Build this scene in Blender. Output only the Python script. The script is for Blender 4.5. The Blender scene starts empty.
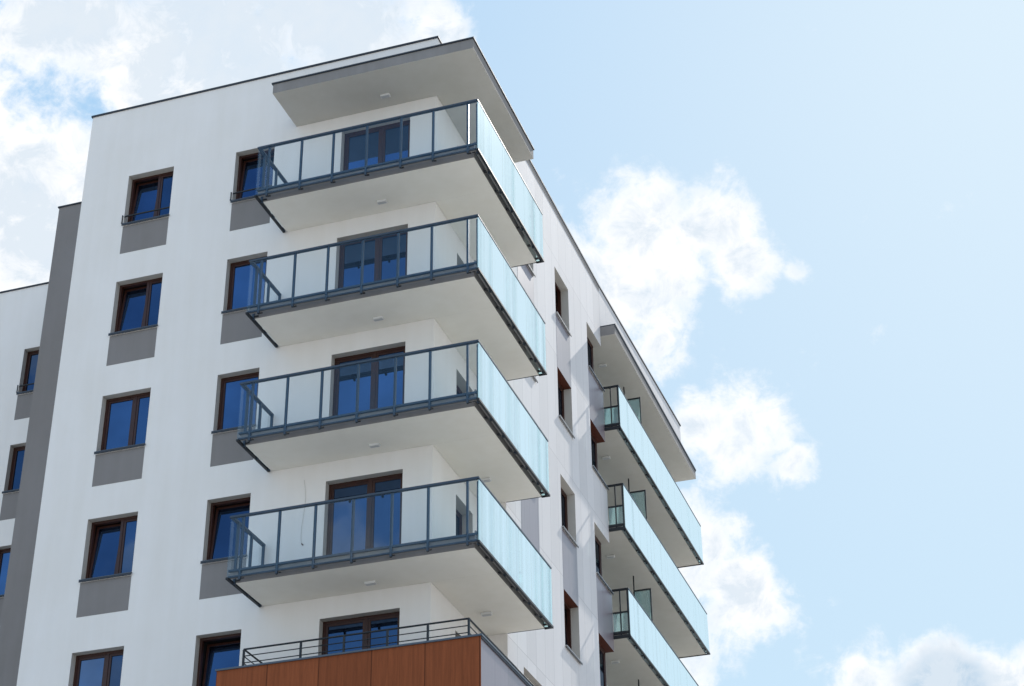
import bpy, bmesh, math, random
from mathutils import Vector, Matrix
random.seed(7)
S = bpy.context.scene
COL = S.collection
R = math.radians
G = -15.25           # ground level (z = 0 is the underside of the sixth-storey balcony)
H = 3.0              # storey height

# ------------------------------------------------------------------ materials
def nodes(m):
    m.use_nodes = True
    nt = m.node_tree; nt.nodes.clear()
    out = nt.nodes.new('ShaderNodeOutputMaterial')
    return nt, nt.nodes, nt.links, out

def N(nt, t, **kw):
    n = nt.nodes.new(t)
    for k, v in kw.items():
        if k.startswith('_'): setattr(n, k[1:], v)
        else: n.inputs[k.replace('__', ' ')].default_value = v
    return n

def math_n(nt, op, a, b=None, c=None, clamp=False):
    n = nt.nodes.new('ShaderNodeMath'); n.operation = op; n.use_clamp = clamp
    for i, v in enumerate((a, b, c)):
        if v is None: continue
        if isinstance(v, (int, float)): n.inputs[i].default_value = v
        else: nt.links.new(v, n.inputs[i])
    return n.outputs[0]

def mixc(nt, fac, a, b):
    n = nt.nodes.new('ShaderNodeMix'); n.data_type = 'RGBA'
    for key, v in ((0, fac), (6, a), (7, b)):
        if isinstance(v, (int, float)): n.inputs[key].default_value = v
        elif isinstance(v, tuple): n.inputs[key].default_value = (*v, 1)[:4]
        else: nt.links.new(v, n.inputs[key])
    return n.outputs[2]

def plaster(name, col, stain=0.08, bump=0.25, rough=0.9, streak=True):
    m = bpy.data.materials.new(name); nt, ns, L, out = nodes(m)
    tc = N(nt, 'ShaderNodeTexCoord')
    n1 = N(nt, 'ShaderNodeTexNoise', Scale=0.55, Detail=6.0, Roughness=0.6)
    L.new(tc.outputs['Object'], n1.inputs['Vector'])
    mp = N(nt, 'ShaderNodeMapping'); mp.inputs['Scale'].default_value = (2.2, 2.2, 0.18)
    L.new(tc.outputs['Object'], mp.inputs['Vector'])
    n2 = N(nt, 'ShaderNodeTexNoise', Scale=1.6, Detail=5.0, Roughness=0.55)
    L.new(mp.outputs[0], n2.inputs['Vector'])
    n3 = N(nt, 'ShaderNodeTexNoise', Scale=90.0, Detail=3.0, Roughness=0.7)
    L.new(tc.outputs['Object'], n3.inputs['Vector'])
    f = math_n(nt, 'ADD', math_n(nt, 'MULTIPLY', n1.outputs[0], 0.55), math_n(nt, 'MULTIPLY', n2.outputs[0], 0.45))
    f = math_n(nt, 'MULTIPLY', math_n(nt, 'SUBTRACT', 0.62, f), 3.0, clamp=True)
    g = math_n(nt, 'MULTIPLY', n3.outputs[0], 0.35)
    f = math_n(nt, 'ADD', f, g, clamp=True)
    dark = tuple(c * (1 - stain * 2.2) * t for c, t in zip(col, (1.0, 0.99, 0.965)))
    c = mixc(nt, f, col, dark)
    b = N(nt, 'ShaderNodeBsdfPrincipled', Roughness=rough)
    b.inputs['Specular IOR Level'].default_value = 0.25
    L.new(c, b.inputs['Base Color'])
    bp = N(nt, 'ShaderNodeBump', Strength=bump, Distance=0.004)
    L.new(n3.outputs[0], bp.inputs['Height'])
    n4 = N(nt, 'ShaderNodeTexNoise', Scale=1.3, Detail=3.0)
    L.new(tc.outputs['Object'], n4.inputs['Vector'])
    bp2 = N(nt, 'ShaderNodeBump', Strength=0.35, Distance=0.02)
    L.new(n4.outputs[0], bp2.inputs['Height']); L.new(bp.outputs[0], bp2.inputs['Normal'])
    L.new(bp2.outputs[0], b.inputs['Normal'])
    L.new(b.outputs[0], out.inputs[0])
    return m

def simple(name, col, rough=0.5, metal=0.0, spec=0.5, var=0.12, vs=3.0):
    m = bpy.data.materials.new(name); nt, ns, L, out = nodes(m)
    tc = N(nt, 'ShaderNodeTexCoord')
    n1 = N(nt, 'ShaderNodeTexNoise', Scale=vs, Detail=6.0, Roughness=0.65)
    L.new(tc.outputs['Object'], n1.inputs['Vector'])
    c = mixc(nt, n1.outputs[0], tuple(c * (1 - var) for c in col), tuple(min(1, c * (1 + var)) for c in col))
    b = N(nt, 'ShaderNodeBsdfPrincipled', Roughness=rough, Metallic=metal)
    b.inputs['Specular IOR Level'].default_value = spec
    L.new(c, b.inputs['Base Color'])
    r = math_n(nt, 'MULTIPLY_ADD', n1.outputs[0], 0.2, rough - 0.1, clamp=True)
    L.new(r, b.inputs['Roughness'])
    L.new(b.outputs[0], out.inputs[0])
    return m

def panel_mat(name, col, pitch, y0, coat=0.0, rough=0.5, ior=1.5, wood=0.0, axis='Y', var=0.05, zseam=None):
    """facade boards: every board a slightly different tone, a thin joint between boards"""
    m = bpy.data.materials.new(name); nt, ns, L, out = nodes(m)
    tc = N(nt, 'ShaderNodeTexCoord'); sp = N(nt, 'ShaderNodeSeparateXYZ')
    L.new(tc.outputs['Object'], sp.inputs[0])
    u = math_n(nt, 'DIVIDE', math_n(nt, 'SUBTRACT', sp.outputs[axis], y0), pitch)
    cell = math_n(nt, 'FLOOR', u)
    fr = math_n(nt, 'FRACT', u)
    wn = N(nt, 'ShaderNodeTexWhiteNoise'); wn.noise_dimensions = '2D'
    cb = N(nt, 'ShaderNodeCombineXYZ'); L.new(cell, cb.inputs[0])
    jd = math_n(nt, 'MINIMUM', fr, math_n(nt, 'SUBTRACT', 1.0, fr))
    joint = math_n(nt, 'LESS_THAN', jd, (0.010 if wood > 0.4 else 0.006) / pitch)
    if zseam:
        v = math_n(nt, 'DIVIDE', math_n(nt, 'SUBTRACT', sp.outputs['Z'], zseam[1]), zseam[0])
        L.new(math_n(nt, 'FLOOR', v), cb.inputs[1])
        fv = math_n(nt, 'FRACT', v)
        jv = math_n(nt, 'LESS_THAN', math_n(nt, 'MINIMUM', fv, math_n(nt, 'SUBTRACT', 1.0, fv)), 0.006 / zseam[0])
        joint = math_n(nt, 'MAXIMUM', joint, jv)
    L.new(cb.outputs[0], wn.inputs['Vector'])
    mp = N(nt, 'ShaderNodeMapping')
    mp.inputs['Scale'].default_value = (14, 14, 0.7) if wood else (1.5, 1.5, 0.25)
    L.new(tc.outputs['Object'], mp.inputs['Vector'])
    ad = N(nt, 'ShaderNodeVectorMath'); ad.operation = 'ADD'
    L.new(mp.outputs[0], ad.inputs[0]); 
    cb2 = N(nt, 'ShaderNodeCombineXYZ'); L.new(math_n(nt, 'MULTIPLY', cell, 7.3), cb2.inputs[2]); L.new(cb2.outputs[0], ad.inputs[1])
    n1 = N(nt, 'ShaderNodeTexNoise', Scale=1.5, Detail=8.0, Roughness=0.65, Distortion=0.4 if wood else 0.0)
    L.new(ad.outputs[0], n1.inputs['Vector'])
    lo = tuple(c * (1 - var) for c in col); hi = tuple(min(1, c * (1 + var)) for c in col)
    c = mixc(nt, wn.outputs['Value'], lo, hi)
    w = wood if wood else 0.06
    k = math_n(nt, 'MULTIPLY_ADD', n1.outputs[0], 2 * w, 1 - w)
    vm = N(nt, 'ShaderNodeVectorMath'); vm.operation = 'SCALE'
    L.new(c, vm.inputs[0]); L.new(k, vm.inputs['Scale'])
    c = mixc(nt, math_n(nt, 'MULTIPLY', joint, 0.75 if wood > 0.4 else 0.45), vm.outputs[0], tuple(x * 0.25 for x in col))
    b = N(nt, 'ShaderNodeBsdfPrincipled', Roughness=rough, IOR=ior); b.inputs['Specular IOR Level'].default_value = 0.12
    b.inputs['Coat Weight'].default_value = coat; b.inputs['Coat Roughness'].default_value = 0.36
    b.inputs['Coat IOR'].default_value = 1.75
    L.new(c, b.inputs['Base Color'])
    n4 = N(nt, 'ShaderNodeTexNoise', Scale=0.9, Detail=2.0)
    L.new(ad.outputs[0], n4.inputs['Vector'])
    bp = N(nt, 'ShaderNodeBump', Strength=0.3, Distance=0.012)
    L.new(n4.outputs[0], bp.inputs['Height']); L.new(bp.outputs[0], b.inputs['Normal'])
    L.new(b.outputs[0], out.inputs[0])
    return m

def window_glass(name, GLOSS_TINT=(0.15, 0.27, 0.52, 1), GLASS_BASE=0.36):
    m = bpy.data.materials.new(name); nt, ns, L, out = nodes(m)
    tc = N(nt, 'ShaderNodeTexCoord')
    n1 = N(nt, 'ShaderNodeTexNoise', Scale=1.1, Detail=2.0)
    L.new(tc.outputs['Object'], n1.inputs['Vector'])
    bp = N(nt, 'ShaderNodeBump', Strength=0.12, Distance=0.01)
    L.new(n1.outputs[0], bp.inputs['Height'])
    gl = N(nt, 'ShaderNodeBsdfGlossy', Roughness=0.015, Color=GLOSS_TINT)
    L.new(bp.outputs[0], gl.inputs['Normal'])
    oi = N(nt, 'ShaderNodeObjectInfo')
    k = math_n(nt, 'MULTIPLY_ADD', oi.outputs['Random'], 0.75, 0.55)
    n5 = N(nt, 'ShaderNodeTexNoise', Scale=0.9, Detail=4.0); L.new(tc.outputs['Object'], n5.inputs['Vector'])
    k = math_n(nt, 'MULTIPLY', k, math_n(nt, 'MULTIPLY_ADD', n5.outputs[0], 0.8, 0.6))
    tv = N(nt, 'ShaderNodeVectorMath'); tv.operation = 'SCALE'; tv.inputs[0].default_value = GLOSS_TINT[:3]; L.new(k, tv.inputs['Scale'])  # uneven sky reflection painted by varying the gloss colour
    L.new(tv.outputs[0], gl.inputs['Color'])
    df = N(nt, 'ShaderNodeBsdfDiffuse', Color=(0.004, 0.006, 0.012, 1))
    lw = N(nt, 'ShaderNodeFresnel', IOR=1.6)
    fac = math_n(nt, 'MULTIPLY_ADD', lw.outputs[0], 1.0, GLASS_BASE, clamp=True)
    mx = N(nt, 'ShaderNodeMixShader'); L.new(fac, mx.inputs[0]); L.new(df.outputs[0], mx.inputs[1]); L.new(gl.outputs[0], mx.inputs[2])
    L.new(mx.outputs[0], out.inputs[0])
    return m

def clear_glass(name, tint, fk=1.0):
    m = bpy.data.materials.new(name); nt, ns, L, out = nodes(m)
    tr = N(nt, 'ShaderNodeBsdfTransparent', Color=tint)
    gl = N(nt, 'ShaderNodeBsdfGlossy', Roughness=0.02, Color=(0.75, 0.88, 1.0, 1))
    lw = N(nt, 'ShaderNodeFresnel', IOR=1.5)
    geo = N(nt, 'ShaderNodeNewGeometry')
    fr = math_n(nt, 'MULTIPLY', lw.outputs[0], math_n(nt, 'SUBTRACT', 1.0, geo.outputs['Backfacing']))
    mx = N(nt, 'ShaderNodeMixShader'); L.new(math_n(nt, 'MULTIPLY', fr, fk, clamp=True), mx.inputs[0])
    L.new(tr.outputs[0], mx.inputs[1]); L.new(gl.outputs[0], mx.inputs[2])
    L.new(mx.outputs[0], out.inputs[0])
    return m

def frosted_glass(name, col, op):
    m = bpy.data.materials.new(name); nt, ns, L, out = nodes(m)
    tc = N(nt, 'ShaderNodeTexCoord')
    mp = N(nt, 'ShaderNodeMapping'); mp.inputs['Scale'].default_value = (1, 2.3, 0.04)
    L.new(tc.outputs['Object'], mp.inputs['Vector'])
    n1 = N(nt, 'ShaderNodeTexNoise', Scale=1.6, Detail=1.0)
    L.new(mp.outputs[0], n1.inputs['Vector'])
    op2 = math_n(nt, 'MULTIPLY_ADD', n1.outputs[0], 1.7, op - 0.82, clamp=True)
    tr = N(nt, 'ShaderNodeBsdfTransparent', Color=(0.84, 0.965, 0.965, 1))
    n7 = N(nt, 'ShaderNodeTexNoise', Scale=1.1, Detail=2.0); L.new(mp.outputs[0], n7.inputs['Vector'])
    k7 = math_n(nt, 'MULTIPLY', math_n(nt, 'SUBTRACT', n7.outputs[0], 0.38), 4.0, clamp=True)
    cst = mixc(nt, k7, (col[0] * 0.80, col[1] * 0.95, col[2] * 0.98), (col[0], col[1], col[2]))
    tl = N(nt, 'ShaderNodeBsdfTranslucent'); L.new(cst, tl.inputs[0])
    df = N(nt, 'ShaderNodeBsdfDiffuse'); L.new(cst, df.inputs[0])
    m1 = N(nt, 'ShaderNodeMixShader', Fac=0.55); L.new(df.outputs[0], m1.inputs[1]); L.new(tl.outputs[0], m1.inputs[2])
    m2 = N(nt, 'ShaderNodeMixShader'); L.new(op2, m2.inputs[0]); L.new(tr.outputs[0], m2.inputs[1]); L.new(m1.outputs[0], m2.inputs[2])
    gl = N(nt, 'ShaderNodeBsdfGlossy', Roughness=0.09, Color=(0.95, 1.0, 0.97, 1))
    lw = N(nt, 'ShaderNodeFresnel', IOR=1.5)
    geo = N(nt, 'ShaderNodeNewGeometry')
    fr = math_n(nt, 'MULTIPLY', lw.outputs[0], math_n(nt, 'SUBTRACT', 1.0, geo.outputs['Backfacing']))
    m3 = N(nt, 'ShaderNodeMixShader'); L.new(math_n(nt, 'MULTIPLY', math_n(nt, 'MULTIPLY', fr, 3.3), math_n(nt, 'MULTIPLY_ADD', n7.outputs[0], 1.8, 0.15), clamp=True), m3.inputs[0]); L.new(m2.outputs[0], m3.inputs[1]); L.new(gl.outputs[0], m3.inputs[2])
    L.new(m3.outputs[0], out.inputs[0])
    return m

GLOSS_TINT = (0.15, 0.28, 0.62, 1); GLASS_BASE = 0.36
M = dict(
    white=plaster('white_plaster', (0.90, 0.86, 0.83), stain=0.03),
    soffit=plaster('cream_soffit_plaster', (0.90, 0.86, 0.79), stain=0.03, bump=0.15),
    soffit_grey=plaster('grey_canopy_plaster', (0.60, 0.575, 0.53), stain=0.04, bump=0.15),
    grey=plaster('grey_plaster', (0.268, 0.248, 0.242), stain=0.06),
    edge=plaster('grey_slab_edge', (0.29, 0.275, 0.27), stain=0.10),
    reveal=plaster('reveal_plaster', (0.58, 0.55, 0.51), stain=0.06),
    panel=panel_mat('white_facade_boards', (0.66, 0.635, 0.635), 0.66, 3.06, rough=0.75, var=0.055, zseam=(3.0, -0.04)),
    brown_sheen=panel_mat('brown_boards_sky_sheen', (0.20, 0.165, 0.185), 0.60, 4.13, coat=0.7, rough=0.4, var=0.10, wood=0.15),  # brown boards with the grazing sky reflection put into the colour
    underside=panel_mat('brown_underside_boards', (0.10, 0.030, 0.018), 0.60, 4.13, rough=0.5, wood=0.2),
    brown=panel_mat('brown_wood_boards', (0.245, 0.070, 0.026), 1.0445, -3.70, coat=0.0, rough=0.55, var=0.08, wood=0.5, axis='X'),
    bay_side=panel_mat('bay_boards_sky_sheen', (0.20, 0.155, 0.175), 0.76, -1.5, coat=0.7, rough=0.35, var=0.08, wood=0.12),  # brown bay boards, sky sheen on this side mixed into the colour
    cap=simple('dark_metal_capping', (0.035, 0.042, 0.055), rough=0.65, metal=0.1),
    sill=simple('grey_metal_sill', (0.10, 0.115, 0.14), rough=0.4, metal=0.4),
    sill_light=simple('pale_metal_sill', (0.55, 0.55, 0.56), rough=0.4, metal=0.2),
    rail=simple('blue_grey_painted_steel', (0.042, 0.062, 0.090), rough=0.45, metal=0.1, var=0.2),
    black=simple('black_steel', (0.012, 0.014, 0.018), rough=0.5),
    frame=simple('mahogany_frame', (0.045, 0.013, 0.007), rough=0.4, var=0.4, vs=9),
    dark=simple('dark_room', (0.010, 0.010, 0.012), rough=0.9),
    lamp=simple('lamp_housing', (0.75, 0.74, 0.72), rough=0.4),
    roof=simple('roof_felt', (0.10, 0.10, 0.10), rough=0.95),
    glass=window_glass('window_glass'),  # blue of the reflected sky is put into the gloss colour
    glass_dark=window_glass('dark_window_glass', (0.30, 0.33, 0.38, 1), 0.02),  # copy for side-facing panes, reflection darkened in its gloss colour
    clear=clear_glass('clear_railing_glass', (0.945, 0.972, 0.985, 1), 1.0),
    frost=frosted_glass('frosted_railing_glass', (0.93, 0.995, 0.985, 1), 0.56),
    teal=frosted_glass('teal_railing_glass', (0.42, 0.56, 0.57, 1), 0.50),
)

# ground: unseen concrete paving, set pale to bounce light up to the soffits
def ground_mat():
    m = bpy.data.materials.new('pale_paving'); nt, ns, L, out = nodes(m)
    tc = N(nt, 'ShaderNodeTexCoord')
    n1 = N(nt, 'ShaderNodeTexNoise', Scale=0.05, Detail=8.0); L.new(tc.outputs['Object'], n1.inputs['Vector'])
    n2 = N(nt, 'ShaderNodeTexBrick', Scale=1.6); L.new(tc.outputs['Object'], n2.inputs['Vector'])
    n2.inputs['Color1'].default_value = (0.52, 0.49, 0.45, 1); n2.inputs['Color2'].default_value = (0.46, 0.44, 0.40, 1)
    n2.inputs['Mortar'].default_value = (0.2, 0.19, 0.18, 1); n2.inputs['Mortar Size'].default_value = 0.012
    c = mixc(nt, math_n(nt, 'MULTIPLY', n1.outputs[0], 0.6), n2.outputs[0], (0.50, 0.48, 0.44))
    b = N(nt, 'ShaderNodeBsdfPrincipled', Roughness=0.9); L.new(c, b.inputs['Base Color'])
    L.new(b.outputs[0], out.inputs[0]); return m
M['ground'] = ground_mat()

# ------------------------------------------------------------------ mesh helpers
class MB:
    """collects boxes, quads and rods, then links them as ONE mesh object"""
    def __init__(self): self.v = []; self.f = []; self.mi = []; self.mats = []
    def m(self, mat):
        if mat not in self.mats: self.mats.append(mat)
        return self.mats.index(mat)
    def quad(self, pts, mat):
        b = len(self.v); self.v += [tuple(p) for p in pts]; self.f.append(tuple(range(b, b + len(pts)))); self.mi.append(self.m(mat))
    def box(self, x0, x1, y0, y1, z0, z1, mat, bottom=None, top=None, front=None, right=None):
        b = len(self.v)
        for z in (z0, z1):
            for (x, y) in ((x0, y0), (x1, y0), (x1, y1), (x0, y1)): self.v.append((x, y, z))
        F = [((0, 3, 2, 1), bottom), ((4, 5, 6, 7), top), ((0, 1, 5, 4), front), ((1, 2, 6, 5), right), ((2, 3, 7, 6), None), ((3, 0, 4, 7), None)]
        for idx, mm in F:
            self.f.append(tuple(b + i for i in idx)); self.mi.append(self.m(mm or mat))
        return self
    def rod(self, a, c, r, mat, n=10):
        a = Vector(a); c = Vector(c); d = (c - a).normalized()
        u = d.orthogonal().normalized(); w = d.cross(u); b = len(self.v)
        for p in (a, c):
            for i in range(n):
                t = 2 * math.pi * i / n; self.v.append(tuple(p + u * math.cos(t) * r + w * math.sin(t) * r))
        k = self.m(mat)
        for i in range(n):
            j = (i + 1) % n; self.f.append((b + i, b + j, b + n + j, b + n + i)); self.mi.append(k)
        self.f.append(tuple(b + i for i in range(n))[::-1]); self.mi.append(k)
        self.f.append(tuple(b + n + i for i in range(n))); self.mi.append(k)
        return self
    def xform(self, mat, start=0):
        for i in range(start, len(self.v)): self.v[i] = tuple(mat @ Vector(self.v[i]))
    def build(self, name, parent=None, label=None, bevel=0.0):
        me = bpy.data.meshes.new(name); me.from_pydata(self.v, [], self.f)
        for k in self.mats: me.materials.append(M[k])
        for p, i in zip(me.polygons, self.mi): p.material_index = i
        me.validate(); me.update()
        o = bpy.data.objects.new(name, me); COL.objects.link(o)
        if parent: o.parent = parent
        if label: o['label'] = label
        if bevel:
            bm = bmesh.new(); bm.from_mesh(me)
            bmesh.ops.remove_doubles(bm, verts=bm.verts, dist=1e-6)
            bmesh.ops.bevel(bm, geom=bm.edges[:], offset=bevel, segments=2, profile=0.6, affect='EDGES')
            bm.to_mesh(me); bm.free()
        return o

def thing(name, label, cat, loc=(0, 0, 0), group=None):
    o = bpy.data.objects.new(name, None); COL.objects.link(o); o.empty_display_size = 0.5
    o['label'] = label; o['category'] = cat
    if group: o['group'] = group
    return o

def holed(mb, axis, c, u0, u1, z0, z1, holes, mat, depth, rev):
    """wall sheet in plane axis=c (outside toward -y for 'y', +x for 'x') with openings and reveals.
       holes: (u0,u1,z0,z1,reveal_mat or None[,open_right])"""
    us = sorted({u0, u1, *[h[0] for h in holes], *[h[1] for h in holes]})
    zs = sorted({z0, z1, *[h[2] for h in holes], *[h[3] for h in holes]})
    def P(u, z, d=0.0): return (u, c + d, z) if axis == 'y' else (c - d, u, z)
    for i in range(len(us) - 1):
        for j in range(len(zs) - 1):
            uc = (us[i] + us[i + 1]) / 2; zc = (zs[j] + zs[j + 1]) / 2
            if any(h[0] < uc < h[1] and h[2] < zc < h[3] for h in holes): continue
            mb.quad([P(us[i], zs[j]), P(us[i + 1], zs[j]), P(us[i + 1], zs[j + 1]), P(us[i], zs[j + 1])], mat)
    for h in holes:
        a, b, lo, hi = h[:4]; r = h[4] or rev; opn = len(h) > 5 and h[5]
        mb.quad([P(a, lo), P(a, hi), P(a, hi, depth), P(a, lo, depth)], rev if h[4] is None else rev)
        if not opn: mb.quad([P(b, lo), P(b, lo, depth), P(b, hi, depth), P(b, hi)], rev)
        mb.quad([P(a, hi), P(b, hi), P(b, hi, depth), P(a, hi, depth)], r)
        mb.quad([P(a, lo), P(a, lo, depth), P(b, lo, depth), P(b, lo)], rev)

def T(axis, c):
    """maps local window coordinates (u, depth inwards, z) to the wall"""
    if axis == 'y': return Matrix.Translation((0, c, 0))
    return Matrix(((0, -1, 0, c), (1, 0, 0, 0), (0, 0, 1, 0), (0, 0, 0, 1)))

def window(parent, axis, c, u0, u1, z0, z1, depth, splits=(), tilt=None, sill='sill', bar=False, name='window', label=None, sillout=0.05, sill_u1=None, roomd=0.55, transom=False):
    """frame mesh (the part) > window_pane, window_sill, safety_bar"""
    mt = T(axis, c); e = 0.004
    u0i, u1i, z0i, z1i = u0 + e, u1 - e, z0 + e, z1 - e
    fw, ft = 0.055, 0.08                                    # outer frame
    d0 = depth - 0.006; d1 = d0 + ft
    f = MB()
    f.box(u0i, u0i + fw, d0, d1, z0i, z1i, 'frame'); f.box(u1i - fw, u1i, d0, d1, z0i, z1i, 'frame')
    f.box(u0i + fw, u1i - fw, d0, d1, z1i - fw, z1i, 'frame'); f.box(u0i + fw, u1i - fw, d0, d1, z0i, z0i + fw, 'frame')
    # room behind: its unlit darkness is put into a near-black colour
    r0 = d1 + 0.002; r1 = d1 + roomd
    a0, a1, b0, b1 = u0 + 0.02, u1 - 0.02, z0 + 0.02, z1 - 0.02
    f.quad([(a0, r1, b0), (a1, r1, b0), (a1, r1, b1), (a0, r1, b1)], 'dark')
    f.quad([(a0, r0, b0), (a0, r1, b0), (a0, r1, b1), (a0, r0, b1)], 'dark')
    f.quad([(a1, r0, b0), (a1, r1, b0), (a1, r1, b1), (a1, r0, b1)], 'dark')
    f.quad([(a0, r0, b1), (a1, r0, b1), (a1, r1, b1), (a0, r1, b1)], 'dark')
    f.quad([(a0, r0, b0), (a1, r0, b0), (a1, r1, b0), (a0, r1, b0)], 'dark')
    xs = [u0i + fw] + [u0 + s * (u1 - u0) for s in splits] + [u1i - fw]
    mw = 0.03
    for s in xs[1:-1]: f.box(s - mw, s + mw, d0, d1, z0i + fw, z1i - fw, 'frame')
    panes = []
    for k in range(len(xs) - 1):
        a = xs[k] + (mw if k else 0) + 0.002; b = xs[k + 1] - (mw if k < len(xs) - 2 else 0) - 0.002
        lo = z0i + fw + 0.002; hi = z1i - fw - 0.002; sw = 0.05; s0 = d0 + 0.012; s1 = s0 + 0.06
        st = len(f.v)
        f.box(a, a + sw, s0, s1, lo, hi, 'frame'); f.box(b - sw, b, s0, s1, lo, hi, 'frame')
        f.box(a + sw, b - sw, s0, s1, hi - sw, hi, 'frame'); f.box(a + sw, b - sw, s0, s1, lo, lo + sw, 'frame')
        p = MB(); p.box(a + sw + .001, b - sw - .001, s0 + 0.02, s0 + 0.035, lo + sw + .001, hi - sw - .001, 'glass' if axis == 'y' else 'glass_dark')
        if tilt is not None and k == tilt:
            ang = R(5.5)
            Q = Matrix.Translation((0, s1, lo)) @ Matrix.Rotation(-ang, 4, 'X') @ Matrix.Translation((0, -s1, -lo))
            f.xform(Q, st); p.xform(Q)
        p.xform(mt); panes.append(p)
    f.xform(mt)
    o = f.build(name, parent, label)
    for p in panes: p.build('window_pane', o)
    if sill:
        s = MB(); su1 = sill_u1 if sill_u1 else u1 + 0.015
        s.box(u0 - 0.015 if sillout else u0i, su1, -sillout, 0.0 if False else depth - 0.008, z0 + 0.001, z0 + 0.014, sill)
        s.box(u0 - 0.015, su1, -sillout, -sillout + 0.012, z0 - 0.045, z0 + 0.0, 'cap')
        s.xform(mt); s.build('window_sill', o)
    if bar:
        s = MB(); z = z0 + 0.25
        s.rod((u0 - 0.03, 0.02, z), (u1 - 0.002, 0.02, z), 0.020, 'black')
        s.rod((u0 - 0.03, -0.03, z0 + .05), (u0 - 0.03, 0.02, z0 + .05), 0.02, 'black'); s.rod((u0 - 0.03, -0.02, z0 + .02), (u0 - 0.03, -0.02, z + 0.016), 0.014, 'black'); s.rod((u0 - 0.03, -0.02, z), (u0 - 0.03, 0.02, z), 0.014, 'black')
        s.xform(mt); s.build('safety_bar', o)
    return o

# ------------------------------------------------------------------ dimensions (metres)
X0, W, ZR = -9.06, 0.533, 13.64
D, E, YE = 3.06, 11.64, 21.40
XR_ = -0.95                                    # recessed wall plane of the loggias
C1 = (-7.84, -6.64); C2 = (-5.02, -4.02); DR = (-2.33, -0.64)
ZT, ZS, ZP = 2.58, 1.165, 0.35
DOORZ = 0.27
RV = 0.17
R0_ = (4.13, 5.43); R1_ = (7.27, 8.49); R2_ = (10.21, E)
WT, WB = 2.65, 1.236
storeys = (3, 2, 1, 0, -1)

B = thing('apartment_building', 'white plastered apartment block in front, with glass balconies wrapping round its corner', 'apartment building')

# front wall
holes = []
for i in storeys:
    z = H * i
    holes += [(C1[0], C1[1], z + ZS, z + ZT, None), (DR[0], DR[1], z + DOORZ, z + 2.56, None)]
    holes += [(C2[0], C2[1], z + (ZS if i >= 0 else DOORZ), z + ZT, None)]
w = MB()
holed(w, 'y', 0.0, X0, 0.0, G, ZR, holes, 'white', RV, 'reveal')
w.quad([(X0, 0, G), (X0, 0, ZR), (X0, YE, ZR), (X0, YE, G)], 'white')
w.quad([(X0, YE, G), (X0, YE, ZR), (XR_, YE, ZR), (XR_, YE, G)], 'white')
# notch side wall x=0 with its balcony windows
SW = (1.385, 2.42)
sh = [(SW[0], SW[1], H * i + DOORZ, H * i + 2.52, None) for i in storeys]
holed(w, 'x', 0.0, 0.0, D, G, ZR, sh, 'white', 0.24, 'reveal')
w.quad([(0.0, D, G), (W, D, G), (W, D, ZR), (0.0, D, ZR)], 'white')
w.build('plaster_wall', B)

# street-side facade of boards
rh = []
for i in storeys:
    z = H * i; rv = 'underside' if i in (2, 0) else None
    rh += [(R0_[0], R0_[1], z + WB, z + WT, rv), (R1_[0], R1_[1], z + WB, z + WT, rv), (R2_[0], R2_[1], z + WB, z + WT, rv, True)]
w = MB(); XI = W - 0.30
holed(w, 'x', W, D, E, G, ZR, rh, 'panel', 0.21, 'reveal')
# far end of the cladding, butting into the recess (between the corner openings)
zs = [G]
for i in sorted(storeys): zs += [H * i + WB, H * i + WT]
zs.append(ZR)
for a, b in zip(zs[0::2], zs[1::2]):
    w.quad([(W, E, a), (XI, E, a), (XI, E, b), (W, E, b)], 'panel')
w.quad([(XI, E, G), (XR_, E, G), (XR_, E, ZR), (XI, E, ZR)], 'white')
# recessed wall behind the loggias and parapet above them
lo_holes = []
for i in storeys:
    for (a, b) in ((12.5, 13.9), (15.4, 17.1), (18.6, 20.3)): lo_holes.append((a, b, H * i + 0.24, H * i + 2.5, None))
holed(w, 'x', XR_, E, YE, G, 11.94, lo_holes, 'white', 0.15, 'reveal')
w.build('clad_wall', B)
w = MB(); y0, y1, xa_, xb_ = E + .003, YE - .25, W + 0.001, W + 0.06; za, zb = ZR, ZR + 0.22
w.box(W - .3, W + .001, y0, y1, 12.32, ZR, 'panel')
for k in range(len(w.v)):
    x, y, z = w.v[k]
    if y > y1 - .01 and x > W: x = xb_
    if y > y1 - .01 and z > 13: z = zb
    w.v[k] = (x, y, z)
w.build('parapet_panel', B)

# spandrels
for i in (3, 1):
    z = H * i
    for (a, b) in (R0_, R1_):
        w = MB(); w.box(W - 0.01, W + 0.004, a, b, z - 0.348, z + WB - 0.05, 'brown_sheen'); w.build('spandrel_panel', B, 'glossy brown board under a window, sky sheen in its colour')
    w = MB(); w.box(XI + 0.01, W + 0.004, R2_[0], E + 0.004, z - 0.354, z + WB - 0.05, 'brown_sheen', bottom='underside'); w.build('spandrel_panel', B, 'glossy brown board box at the loggia corner, sky sheen in its colour')
for i in storeys:
    z = H * i
    w = MB(); w.box(C1[0] + 0.0, C1[1] - 0.0, -0.003, 0.01, z + ZP, z + ZS - 0.047, 'grey'); w.build('spandrel_panel', B, 'grey plaster field under a window')
    if i >= 0:
        w = MB(); w.box(C2[0], C2[1], -0.003, 0.01, z + ZP, z + ZS - 0.047, 'grey'); w.build('spandrel_panel', B, 'grey plaster field under a window')

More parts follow.
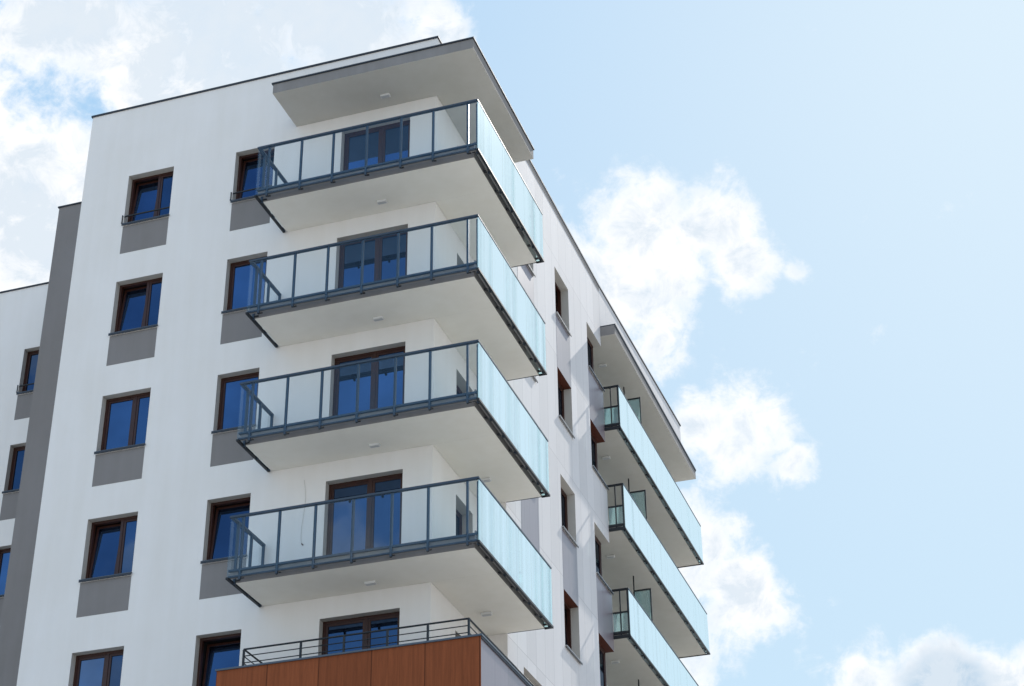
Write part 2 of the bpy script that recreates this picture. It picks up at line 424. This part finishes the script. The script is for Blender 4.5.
# windows and doors
for i in storeys:
    z = H * i
    window(B, 'y', 0, C1[0], C1[1], z + ZS, z + ZT, RV, splits=(0.62,), tilt=0 if i in (3, 2, 0) else None, bar=(i == 3))
    if i >= 0: window(B, 'y', 0, C2[0], C2[1], z + ZS, z + ZT, RV, tilt=0 if i in (3, 0) else None, bar=(i == 3))
    else: window(B, 'y', 0, C2[0], C2[1], z + DOORZ, z + ZT, RV, tilt=0, sill=None, name='balcony_door')
    window(B, 'y', 0, DR[0], DR[1], z + DOORZ, z + 2.56, RV, splits=(0.55,), sill=None, name='balcony_door')
    window(B, 'x', 0, SW[0], SW[1], z + DOORZ, z + 2.52, 0.24, sill=None, name='balcony_door')
    window(B, 'x', W, R0_[0], R0_[1], z + WB, z + WT, 0.21 - 0.003, splits=(0.55,), sill='sill_light', tilt=0 if i == -1 else None)
    window(B, 'x', W, R1_[0], R1_[1], z + WB, z + WT, 0.21 - 0.003, splits=(0.5,), sill='sill_light', tilt=1 if i in (3, 0) else None)
    window(B, 'x', W, R2_[0], E - 0.10, z + WB, z + WT, 0.21 - 0.003, splits=(0.5,), sill='sill_light', sill_u1=E + 0.02)
    for (a, b) in ((12.5, 13.9), (15.4, 17.1), (18.6, 20.3)):
        if i >= 0: window(B, 'x', XR_, a, b, z + 0.24, z + 2.5, 0.145, splits=(0.5,), sill=None, name='balcony_door')

# roof and cappings
w = MB(); w.box(X0 + .01, -0.01, 0.01, YE - .01, 12.9, 12.95, 'roof'); w.box(-0.01, XR_ - .01, D + .01, YE - .01, 12.9, 12.95, 'roof'); w.build('roof', B)
w = MB()
w.box(X0 - 0.03, 0.03, -0.03, 0.30, ZR, ZR + 0.045, 'cap')
w.box(X0 - 0.03, X0 + .3, 0.302, YE + .03, ZR, ZR + 0.045, 'cap')
w.box(-0.3, 0.03, 0.302, D - 0.03, ZR, ZR + 0.045, 'cap')
w.box(-0.3, W + 0.03, D - 0.028, D + .3, ZR, ZR + 0.045, 'cap')
w.box(W - 0.30, W + 0.03, D + .302, E, ZR + .002, ZR + 0.045, 'cap')
k0 = len(w.v); w.box(W - 0.30, W + 0.03, E + .002, YE - .22, ZR + 0.003, ZR + 0.045, 'cap')
for k in range(k0, len(w.v)):
    x, y, z = w.v[k]
    if y > YE - 1: w.v[k] = (x + 0.06, y, z + 0.22)
w.build('roof_capping', B)
w = MB(); w.box(W + .003, W + 0.012, D + .01, E, ZR - 0.16, ZR - 0.002, 'edge'); w.build('capping_band', B)

# canopies
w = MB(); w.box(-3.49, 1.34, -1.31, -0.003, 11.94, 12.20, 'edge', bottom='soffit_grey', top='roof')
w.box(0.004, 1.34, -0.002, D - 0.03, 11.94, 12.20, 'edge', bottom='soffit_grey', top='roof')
cn = w.build('roof_canopy', B)
w = MB(); w.box(-3.52, 1.37, -1.34, -0.003, 12.202, 12.235, 'cap'); w.box(0.004, 1.37, -0.001, D - .02, 12.202, 12.235, 'cap'); w.build('canopy_trim', cn)
def lamp(x, y, z, parent):
    l = MB(); l.box(x - 0.11, x + 0.11, y - 0.05, y + 0.05, z - 0.05, z - 0.004, 'lamp'); l.box(x - 0.09, x + 0.09, y - 0.035, y + 0.035, z - 0.062, z - 0.051, 'sill_light')
    l.build('ceiling_lamp', parent)
lamp(-1.09, -0.42, 11.94, cn)
CX = 0.95
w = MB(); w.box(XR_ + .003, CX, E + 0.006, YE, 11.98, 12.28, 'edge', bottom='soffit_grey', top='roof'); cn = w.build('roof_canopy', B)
w = MB(); w.box(XR_ + .003, CX + 0.025, E - 0.02 + .026, YE + 0.02, 12.282, 12.315, 'cap')
w.box(CX + .001, CX + 0.012, E + .01, YE, 12.23, 12.28, 'cap'); w.build('canopy_trim', cn)
lamp(0.15, 13.2, 11.98, cn)

# ------------------------------------------------------------------ corner balconies
def railing_run(parent, p0, p1, posts, z, gm, out, inset=0.035, zg=(0.03, 1.27), trans=None):
    """glass run from p0 to p1 (plan), posts at given distances; out = outward unit normal"""
    p0 = Vector(p0); p1 = Vector(p1); d = (p1 - p0); Ln = d.length; d.normalize(); n = Vector(out)
    for s in posts:
        c = p0 + d * s - n * inset
        q = MB(); hw = 0.022
        e = [c - d * hw - n * 0.028, c + d * hw - n * 0.028, c + d * hw + n * 0.022, c - d * hw + n * 0.022]
        xs = [v.x for v in e]; ys = [v.y for v in e]
        q.box(min(xs), max(xs), min(ys), max(ys), z - 0.03, z + 1.285, 'rail')
        # fixing plate and bolts to the slab edge
        e2 = [c - d * 0.035 - n * 0.03, c + d * 0.035 - n * 0.13]
        q.box(min(e2[0].x, e2[1].x), max(e2[0].x, e2[1].x), min(e2[0].y, e2[1].y), max(e2[0].y, e2[1].y), z + 0.035, z + 0.055, 'black')
        q.rod((c.x, c.y, z - 0.045), (c.x, c.y, z - 0.02), 0.022, 'black', 8)
        q.build('railing_post', parent)
    # panes between the posts
    cuts = [0.0] + [s for s in posts if 0.12 < s < Ln - 0.12] + [Ln]
    for a, b in zip(cuts[:-1], cuts[1:]):
        A = p0 + d * (a + 0.006) + n * 0.0; Bp = p0 + d * (b - 0.006)
        q = MB(); t = 0.008
        e = [A - n * t, A + n * t, Bp + n * t, Bp - n * t]
        xs = [v.x for v in e]; ys = [v.y for v in e]
        q.box(min(xs), max(xs), min(ys), max(ys), z + zg[0], z + zg[1], gm)
        q.build('glass_pane', parent)

def bar(parent, x0, x1, y0, y1, z0, z1, mat, name):
    q = MB(); q.box(min(x0, x1), max(x0, x1), min(y0, y1), max(y0, y1), z0, z1, mat); return q.build(name, parent)

names = {0: 'lowest', 1: 'second', 2: 'third', 3: 'top'}
XL, XR, YF = -3.57, 1.34, -1.245
RL, RR, RF = -3.64, 1.51, -1.50
for i in range(4):
    z = H * i
    s = MB()
    s.box(XL, XR, YF, -0.003, z, z + 0.21, 'edge', bottom='soffit')
    s.box(0.004, XR, -0.002, D - 0.003, z, z + 0.21, 'edge', bottom='soffit')
    s.box(W + .004, XR, D - .002, D + 0.03, z, z + 0.21, 'edge', bottom='cap')
    b = s.build('balcony', B, 'wrap-around corner balcony with glass railing')
    # front run
    railing_run(b, (RL, RF), (RR, RF), [0.26, 1.04, 1.80, 2.59, 3.39, 4.13, 4.92], z, 'clear', (0, -1))
    # left run
    railing_run(b, (RL, RF + .01), (RL, -0.06), [0.25, 0.85, 1.40], z, 'clear', (-1, 0))
    # long side run in frosted glass
    railing_run(b, (RR, RF + .01), (RR, D), [0.10, 0.86, 1.62, 2.38, 3.14, 3.90, 4.47], z, 'frost', (1, 0))
    # return at the far end
    railing_run(b, (RR - .01, D + 0.01), (W + .01, D + 0.01), [], z, 'frost', (0, 1))
    q = MB(); hz0, hz1 = z + 1.287, z + 1.33
    q.box(RL - .02, RR - 0.035, RF - .015, RF + .055, hz0, hz1, 'rail')
    q.box(RL - .02, RL + .055, RF + .056, -0.04, hz0, hz1, 'rail')
    q.build('handrail', b)
    q = MB(); q.box(RR - .034, RR + .012, RF - .014, D + .02, hz0 + .012, hz1, 'rail'); q.box(W + .01, RR - .035, D - .02, D + .02, hz0 + .012, hz1, 'rail'); q.build('handrail', b)
    q = MB()
    q.box(RL + .02, RR - .04, RF + .012, RF + .06, z + 0.15, z + 0.19, 'rail')
    q.box(RL + .02, RR - .04, RF + .012, RF + .045, z + 0.02, z + 0.055, 'rail')
    q.box(RL - .02, RL + .035, RF - .005, -0.01, z - 0.01, z + 0.03, 'black')
    q.box(RL + .03, RR - .04, RF + .065, RF + .085, z + 0.02, z + 0.18, 'edge')
    q.build('bottom_rail', b)
    q = MB()
    q.box(RR - .09, RR - .06, RF + .03, D - .0, z + 0.03, z + 0.24, 'edge')
    q.box(RR - .03, RR + .02, RF - .005, D + .03, z - 0.02, z + 0.025, 'black')
    q.box(XR + .0, RR - .031, D + .0, D + .03, z - 0.02, z + 0.02, 'black')
    q.build('bottom_rail', b)
    if i in (1,2,3) or i == 0: lamp(-1.09, -0.42, z, b)
    lamp(0.50, 1.85, z, b)

q = MB(); pts = [(-2.812, 2.668), (-2.775, 2.42), (-2.759, 2.205), (-2.781, 1.938), (-2.818, 1.588), (-2.822, 1.45), (-2.815, 1.322), (-2.79, 1.23)]
for a, c in zip(pts[:-1], pts[1:]): q.rod((a[0], -0.012, a[1]), (c[0], -0.012, c[1]), 0.0035, 'reveal', 6)
q.rod((-2.80, -0.014, 1.24), (-2.765, -0.014, 1.20), 0.012, 'underside', 6)
q.build('hanging_cable', B, 'thin cable end dangling on the wall beside a balcony door')

# ------------------------------------------------------------------ loggia balconies on the long side
LX = 0.98
for i in range(4):
    z = H * i
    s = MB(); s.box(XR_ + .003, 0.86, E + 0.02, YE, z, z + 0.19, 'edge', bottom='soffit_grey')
    b = s.build('balcony', B, 'long narrow balcony with frosted glass railing')
    posts = [0.06] + [0.78 * k for k in range(1, 13)] + [9.72]
    railing_run(b, (LX, E + 0.0), (LX, YE + .03), posts, z, 'frost', (1, 0))
    q = MB(); q.box(LX - .03, LX + .012, E - .01, YE + .04, z + 1.295, z + 1.325, 'rail'); q.box(XR_ + .01, LX - .032, YE + .0, YE + .03, z + 1.295, z + 1.325, 'rail'); q.build('handrail', b)
    # near end frame
    q = MB()
    q.box(W + .012, LX - .0, E - .025, E + .02, z + 1.28, z + 1.33, 'black')
    q.box(W + .012, LX - .0, E - .020, E + .015, z + 0.66, z + 0.70, 'black')
    q.box(0.735, 0.765, E - .021, E + .016, z + .0, z + 1.28, 'black')
    q.box(LX - .035, LX - .002, E - .022, E + .017, z + .0, z + 1.28, 'black')
    q.box(W + .012, LX + .01, E - .026, E + .018, z - .02, z + .06, 'black')
    q.box(W + .012, LX - .0, E - .012, E + .018, z + .10, z + .16, 'black')
    q.build('end_frame', b)
    q = MB(); q.box(W + .015, .733, E - .005, E + .005, z + .17, z + .66, 'teal'); q.box(.767, LX - .037, E - .005, E + .005, z + .17, z + .66, 'teal'); q.build('glass_pane', b)
    q = MB(); q.box(XR_ + .01, LX, YE + .005, YE + .015, z + .03, z + 1.29, 'frost'); q.build('glass_pane', b)
    q = MB(); q.box(LX - .03, LX + .02, E - .02, YE + .05, z - .02, z + .025, 'black'); q.box(XR_ + .01, LX - .031, YE + .003, YE + .04, z - .02, z + .02, 'black'); q.build('bottom_rail', b)
    if i:
        lamp(0.14, 13.2, z, b)
    # privacy screen
    y = 14.6
    q = MB()
    q.box(0.845, 0.875, y - .02, y + .02, z + .19, z + 2.50, 'black'); q.box(0.40, 0.845, y - .02, y + .02, z + 2.46, z + 2.50, 'black')
    q.box(0.38, 0.41, y - .02, y + .02, z + .19, z + 2.93, 'black')
    sc = q.build('privacy_screen', b)
    q = MB(); q.box(0.411, 0.844, y - .005, y + .005, z + .25, z + 2.455, 'teal'); q.build('glass_pane', sc)

# ------------------------------------------------------------------ brown terrace bay
BX0, BX1, BY0, BZ = -3.70, 1.55, -1.50, -1.86
bay = MB()
bay.quad([(BX0, BY0, G), (BX1, BY0, G), (BX1, BY0, BZ), (BX0, BY0, BZ)], 'brown')
bay.quad([(BX1, BY0, G), (BX1, D, G), (BX1, D, BZ), (BX1, BY0, BZ)], 'bay_side')
bay.quad([(BX0, BY0, G), (BX0, BY0, BZ), (BX0, -0.003, BZ), (BX0, -0.003, G)], 'brown')
bay.quad([(BX1, D, G), (W, D, G), (W, D, BZ), (BX1, D, BZ)], 'bay_side')
bay.quad([(BX0 + .25, BY0 + .25, BZ), (BX1 - .25, BY0 + .25, BZ), (BX1 - .25, BY0 + .25, -2.73), (BX0 + .25, BY0 + .25, -2.73)], 'white')
bay.quad([(BX1 - .25, BY0 + .25, BZ), (BX1 - .25, D, BZ), (BX1 - .25, D, -2.73), (BX1 - .25, BY0 + .25, -2.73)], 'white')
bay.quad([(BX0 + .25, BY0 + .25, BZ), (BX0 + .25, 0, BZ), (BX0 + .25, 0, -2.73), (BX0 + .25, BY0 + .25, -2.73)], 'white')
bay.quad([(BX0 + .25, BY0 + .25, -2.73), (BX1 - .25, BY0 + .25, -2.73), (BX1 - .25, D, -2.73), (BX0 + .25, D, -2.73)], 'roof')
bo = bay.build('terrace', B, 'brown boarded terrace bay with low bar railing')
q = MB()
q.box(BX0 - .02, BX1 + .03, BY0 - .03, BY0 + .26, BZ + .001, BZ + 0.035, 'sill'); q.box(BX0 - .02, BX0 + .26, BY0 + .261, -0.003, BZ + .001, BZ + .035, 'sill')
q.box(BX1 - .26, BX1 + .03, BY0 + .261, D, BZ + .001, BZ + 0.035, 'sill')
q.box(BX1 + .002, BX1 + .02, BY0, D, BZ - .05, BZ - .001, 'cap')
q.build('terrace_capping', bo)
ix0, ix1, iy0 = BX0 + .37, BX1 - .35, BY0 + .33
q = MB(); zt = -1.355
for k, zz in enumerate((zt, zt - .135, zt - .27, zt - .405)):
    r = 0.018 if k == 0 else 0.010
    q.rod((ix0, iy0, zz), (ix1, iy0, zz), r, 'black'); q.rod((ix0, iy0, zz), (ix0, -0.002, zz), r, 'black'); q.rod((ix1, iy0, zz), (ix1, D - .03, zz), r, 'black')
q.build('handrail', bo)
for (x, y) in [(ix0, iy0), (-2.15, iy0), (-1.27, iy0), (-.40, iy0), (.40, iy0), (ix1, iy0), (ix1, .3), (ix1, 1.4), (ix1, 2.6)]:
    q = MB(); q.box(x - .02, x + .02, y - .015, y + .015, -2.72, zt - .012, 'black'); q.build('railing_post', bo)

# ------------------------------------------------------------------ neighbouring wing behind, on the left
NB = thing('apartment_building', 'white rear wing with grey stair tower, set back at the left edge', 'apartment building')
YN, YG = 6.36, 3.10
nh = []
NWX = (-14.63, -13.43); 
for i in storeys: nh += [(NWX[0], NWX[1], H * i + 1.22, H * i + 2.64, None), (-18.2, -17.0, H * i + 1.22, H * i + 2.64, None)]
w = MB(); holed(w, 'y', YN, -24.0, -11.6, G, 13.70, nh, 'white', RV, 'reveal')
w.quad([(-24, YN, G), (-24, YN + 12, G), (-24, YN + 12, 13.7), (-24, YN, 13.7)], 'white')
w.quad([(-24, YN + 12, G), (X0, YN + 12, G), (X0, YN + 12, 13.7), (-24, YN + 12, 13.7)], 'white')
w.build('plaster_wall', NB)
w = MB(); w.box(-24 + .01, X0 - .05, YN + .01, YN + 11.99, 12.9, 12.95, 'roof'); w.build('roof', NB)
w = MB(); w.box(-24.03, -11.9, YN - .03, YN + .25, 13.702, 13.745, 'cap'); w.build('roof_capping', NB)
for (x0, x1) in (NWX, (-18.2, -17.0)):
    for i in storeys:
        z = H * i
        w = MB(); w.box(x0, x1, YN - .003, YN + .01, z + .40, z + 1.17, 'grey'); w.build('spandrel_panel', NB, 'grey plaster field under a window')
        window(NB, 'y', YN, x0, x1, z + 1.22, z + 2.64, RV, splits=(0.62,), bar=(i == 3))
w = MB(); w.box(-11.85, X0 - .01, YG, YG + 6.5, G, 13.62, 'grey', top='roof'); tw = w.build('stair_tower', NB, 'plain grey rendered stair tower')
w = MB(); w.box(-11.88, X0 - .01, YG - .03, YG + 6.5, 13.622, 13.66, 'cap'); w.build('roof_capping', tw)

# ------------------------------------------------------------------ ground
g = MB(); g.quad([(-900, -900, G), (900, -900, G), (900, 900, G), (-900, 900, G)], 'ground')
go = g.build('ground'); go['kind'] = 'structure'; go['label'] = 'pale paved ground round the buildings'

# ------------------------------------------------------------------ camera
cam = bpy.data.cameras.new('camera'); co = bpy.data.objects.new('camera', cam); COL.objects.link(co)
r = Vector((0.94823271, 0.31735081, -0.01196637)); u = Vector((0.17121747, -0.47913022, 0.86088258)); fwd = Vector((-0.26746833, 0.81836587, 0.50866295))
mw = Matrix.Identity(4)
for k in range(3): mw[k][0] = r[k]; mw[k][1] = u[k]; mw[k][2] = -fwd[k]
mw.translation = (11.55121536, -30.07288129, -13.64398425)
co.matrix_world = mw
cam.sensor_fit = 'HORIZONTAL'; cam.sensor_width = 36; cam.lens = 1785.1112 / 1024 * 36
cam.clip_start = 0.1; cam.clip_end = 5000
S.camera = co

# ------------------------------------------------------------------ sun
sd = Vector((0.412, 3.2, 2.85)).normalized()
sun = bpy.data.lights.new('sun', 'SUN'); so = bpy.data.objects.new('sun', sun); COL.objects.link(so)
sun.energy = 4.6; sun.angle = R(0.53); sun.color = (1.0, 0.955, 0.89)
so.rotation_euler = sd.to_track_quat('Z', 'Y').to_euler(); so.location = (20, 40, 40)
EL = math.asin(sd.z); AZ = math.atan2(sd.x, sd.y)

# ------------------------------------------------------------------ sky with cumulus clouds
wd = bpy.data.worlds.new('World'); S.world = wd; wd.use_nodes = True
nt = wd.node_tree; nt.nodes.clear(); L = nt.links
out = nt.nodes.new('ShaderNodeOutputWorld')
sky = nt.nodes.new('ShaderNodeTexSky'); sky.sky_type = 'NISHITA'; sky.sun_disc = False
sky.sun_elevation = EL; sky.sun_rotation = AZ; sky.air_density = 1.0; sky.dust_density = 0.6; sky.ozone_density = 1.5
SKYK = 0.12
# film-like shoulder: the bright haze round the sun rolls off instead of clipping
sc1 = N(nt, 'ShaderNodeVectorMath'); sc1.operation = 'SCALE'; L.new(sky.outputs[0], sc1.inputs[0]); sc1.inputs['Scale'].default_value = SKYK
ad1 = N(nt, 'ShaderNodeVectorMath'); ad1.operation = 'ADD'; L.new(sc1.outputs[0], ad1.inputs[0]); ad1.inputs[1].default_value = (0.28, 0.19, 0.08)
dv1 = N(nt, 'ShaderNodeVectorMath'); dv1.operation = 'DIVIDE'; L.new(sc1.outputs[0], dv1.inputs[0]); L.new(ad1.outputs[0], dv1.inputs[1])
ml1 = N(nt, 'ShaderNodeVectorMath'); ml1.operation = 'MULTIPLY'; L.new(dv1.outputs[0], ml1.inputs[0]); ml1.inputs[1].default_value = (0.89, 1.01, 1.05)
bgs = N(nt, 'ShaderNodeBackground', Strength=1.0); L.new(ml1.outputs[0], bgs.inputs[0])
tc = N(nt, 'ShaderNodeTexCoord')
nrm = N(nt, 'ShaderNodeVectorMath'); nrm.operation = 'NORMALIZE'; L.new(tc.outputs['Generated'], nrm.inputs[0])
dirv = nrm.outputs[0]
def ray(px, py):
    d = fwd + r * ((px - 512) / 1785.11) - u * ((py - 343) / 1785.11); return d.normalized()
# warp the direction so that the cloud outlines are uneven
wn = N(nt, 'ShaderNodeTexNoise', Scale=14.0, Detail=5.0, Roughness=0.6); L.new(dirv, wn.inputs['Vector'])
ws = N(nt, 'ShaderNodeVectorMath'); ws.operation = 'SUBTRACT'; L.new(wn.outputs['Color'], ws.inputs[0]); ws.inputs[1].default_value = (0.5, 0.5, 0.5)
wsc = N(nt, 'ShaderNodeVectorMath'); wsc.operation = 'SCALE'; L.new(ws.outputs[0], wsc.inputs[0]); wsc.inputs['Scale'].default_value = 0.05
wa = N(nt, 'ShaderNodeVectorMath'); wa.operation = 'ADD'; L.new(dirv, wa.inputs[0]); L.new(wsc.outputs[0], wa.inputs[1])
wv = wa.outputs[0]
def blob(c, rad, amp=1.0):
    dn = N(nt, 'ShaderNodeVectorMath'); dn.operation = 'DISTANCE'; L.new(wv, dn.inputs[0]); dn.inputs[1].default_value = tuple(c)
    t = math_n(nt, 'SUBTRACT', 1.0, math_n(nt, 'DIVIDE', dn.outputs['Value'], rad), clamp=True)
    return math_n(nt, 'MULTIPLY', t, amp)
blobs = [(640, 225, 110), (705, 225, 95), (755, 270, 80), (650, 300, 110), (595, 270, 80), (800, 275, 40),
         (735, 445, 92), (700, 430, 75), (790, 465, 42), (685, 550, 90), (738, 598, 66), (690, 650, 85),
         (930, 700, 100), (870, 695, 75), (1000, 700, 85),
         (20, 190, 170), (60, 270, 130), (210, 40, 230), (340, 10, 190), (430, 30, 80), (70, 30, 130), (150, 90, 90)]
tot = None
for (x, y, rr) in blobs:
    c = blob(ray(x, y), rr / 1785.0 * 1.04)
    tot = c if tot is None else math_n(nt, 'MAXIMUM', tot, c)
# clouds outside the picture, added for front wall light and pane reflections
for dv, rd in (((0.9, 0.5, 0.35), 0.5), ((-0.95, 0.3, 0.4), 0.45), ((0.95, -0.3, 0.35), 0.55), ((-0.85, -0.25, 0.3), 0.4), ((0.5, -0.85, 0.2), 0.6), ((-0.2, -0.3, 0.93), 0.5), ((-0.9, -0.5, 0.25), 0.5), ((0.15, -0.6, 0.8), 0.42), ((0.2, 0.3, 0.95), 0.3)):
    c = blob(Vector(dv).normalized(), rd); tot = math_n(nt, 'MAXIMUM', tot, c)
for (px, py, rd) in ((95, 690, 0.05), (120, 560, 0.035), (345, 560, 0.05), (20, 360, 0.04)):
    q = ray(px, py); tot = math_n(nt, 'MAXIMUM', tot, blob(Vector((q.x, -q.y, q.z)), rd, 0.75))
n1 = N(nt, 'ShaderNodeTexNoise', Scale=17.0, Detail=14.0, Roughness=0.62); L.new(dirv, n1.inputs['Vector'])
n2 = N(nt, 'ShaderNodeTexNoise', Scale=7.0, Detail=6.0, Roughness=0.55); L.new(dirv, n2.inputs['Vector'])
n3 = N(nt, 'ShaderNodeTexNoise', Scale=48.0, Detail=10.0, Roughness=0.68, Distortion=0.5); L.new(dirv, n3.inputs['Vector'])
d = math_n(nt, 'ADD', tot, math_n(nt, 'MULTIPLY', math_n(nt, 'SUBTRACT', n1.outputs[0], 0.5), 1.7))
d = math_n(nt, 'ADD', d, math_n(nt, 'MULTIPLY', math_n(nt, 'SUBTRACT', n3.outputs[0], 0.5), 0.75))
dens = math_n(nt, 'SUBTRACT', d, 0.32)
ss = N(nt, 'ShaderNodeMapRange'); ss.interpolation_type = 'SMOOTHSTEP'
L.new(dens, ss.inputs['Value']); ss.inputs['From Min'].default_value = -0.07; ss.inputs['From Max'].default_value = 0.38
alpha = math_n(nt, 'MULTIPLY', ss.outputs[0], math_n(nt, 'MULTIPLY_ADD', n1.outputs[0], 1.0, 0.42, clamp=True), clamp=True)
core = N(nt, 'ShaderNodeMapRange'); L.new(math_n(nt, 'ADD', dens, math_n(nt, 'MULTIPLY', math_n(nt, 'ADD', math_n(nt, 'SUBTRACT', n2.outputs[0], 0.5), math_n(nt, 'MULTIPLY', math_n(nt, 'SUBTRACT', n3.outputs[0], 0.5), 0.5)), 1.8)), core.inputs['Value'])
core.inputs['From Min'].default_value = 0.16; core.inputs['From Max'].default_value = 0.60
gc = math_n(nt, 'MULTIPLY', blob(ray(938, 700), 58 / 1785.0, 2.6), math_n(nt, 'MULTIPLY_ADD', n2.outputs[0], 1.2, 0.2), clamp=True)
cc0 = mixc(nt, gc, (1.08, 1.08, 1.09), (0.42, 0.60, 0.78))
cc = mixc(nt, math_n(nt, 'MULTIPLY', core.outputs[0], 0.9), cc0, (0.74, 0.83, 0.92))
bgc = N(nt, 'ShaderNodeBackground', Strength=1.0); L.new(cc, bgc.inputs[0])
mx = N(nt, 'ShaderNodeMixShader'); L.new(alpha, mx.inputs[0]); L.new(bgs.outputs[0], mx.inputs[1]); L.new(bgc.outputs[0], mx.inputs[2])
L.new(mx.outputs[0], out.inputs[0])

S.view_settings.view_transform = 'Standard'; S.view_settings.look = 'None'; S.view_settings.exposure = 0; S.view_settings.gamma = 1
S.render.engine = 'CYCLES'
S.cycles.max_bounces = 10; S.cycles.transparent_max_bounces = 24
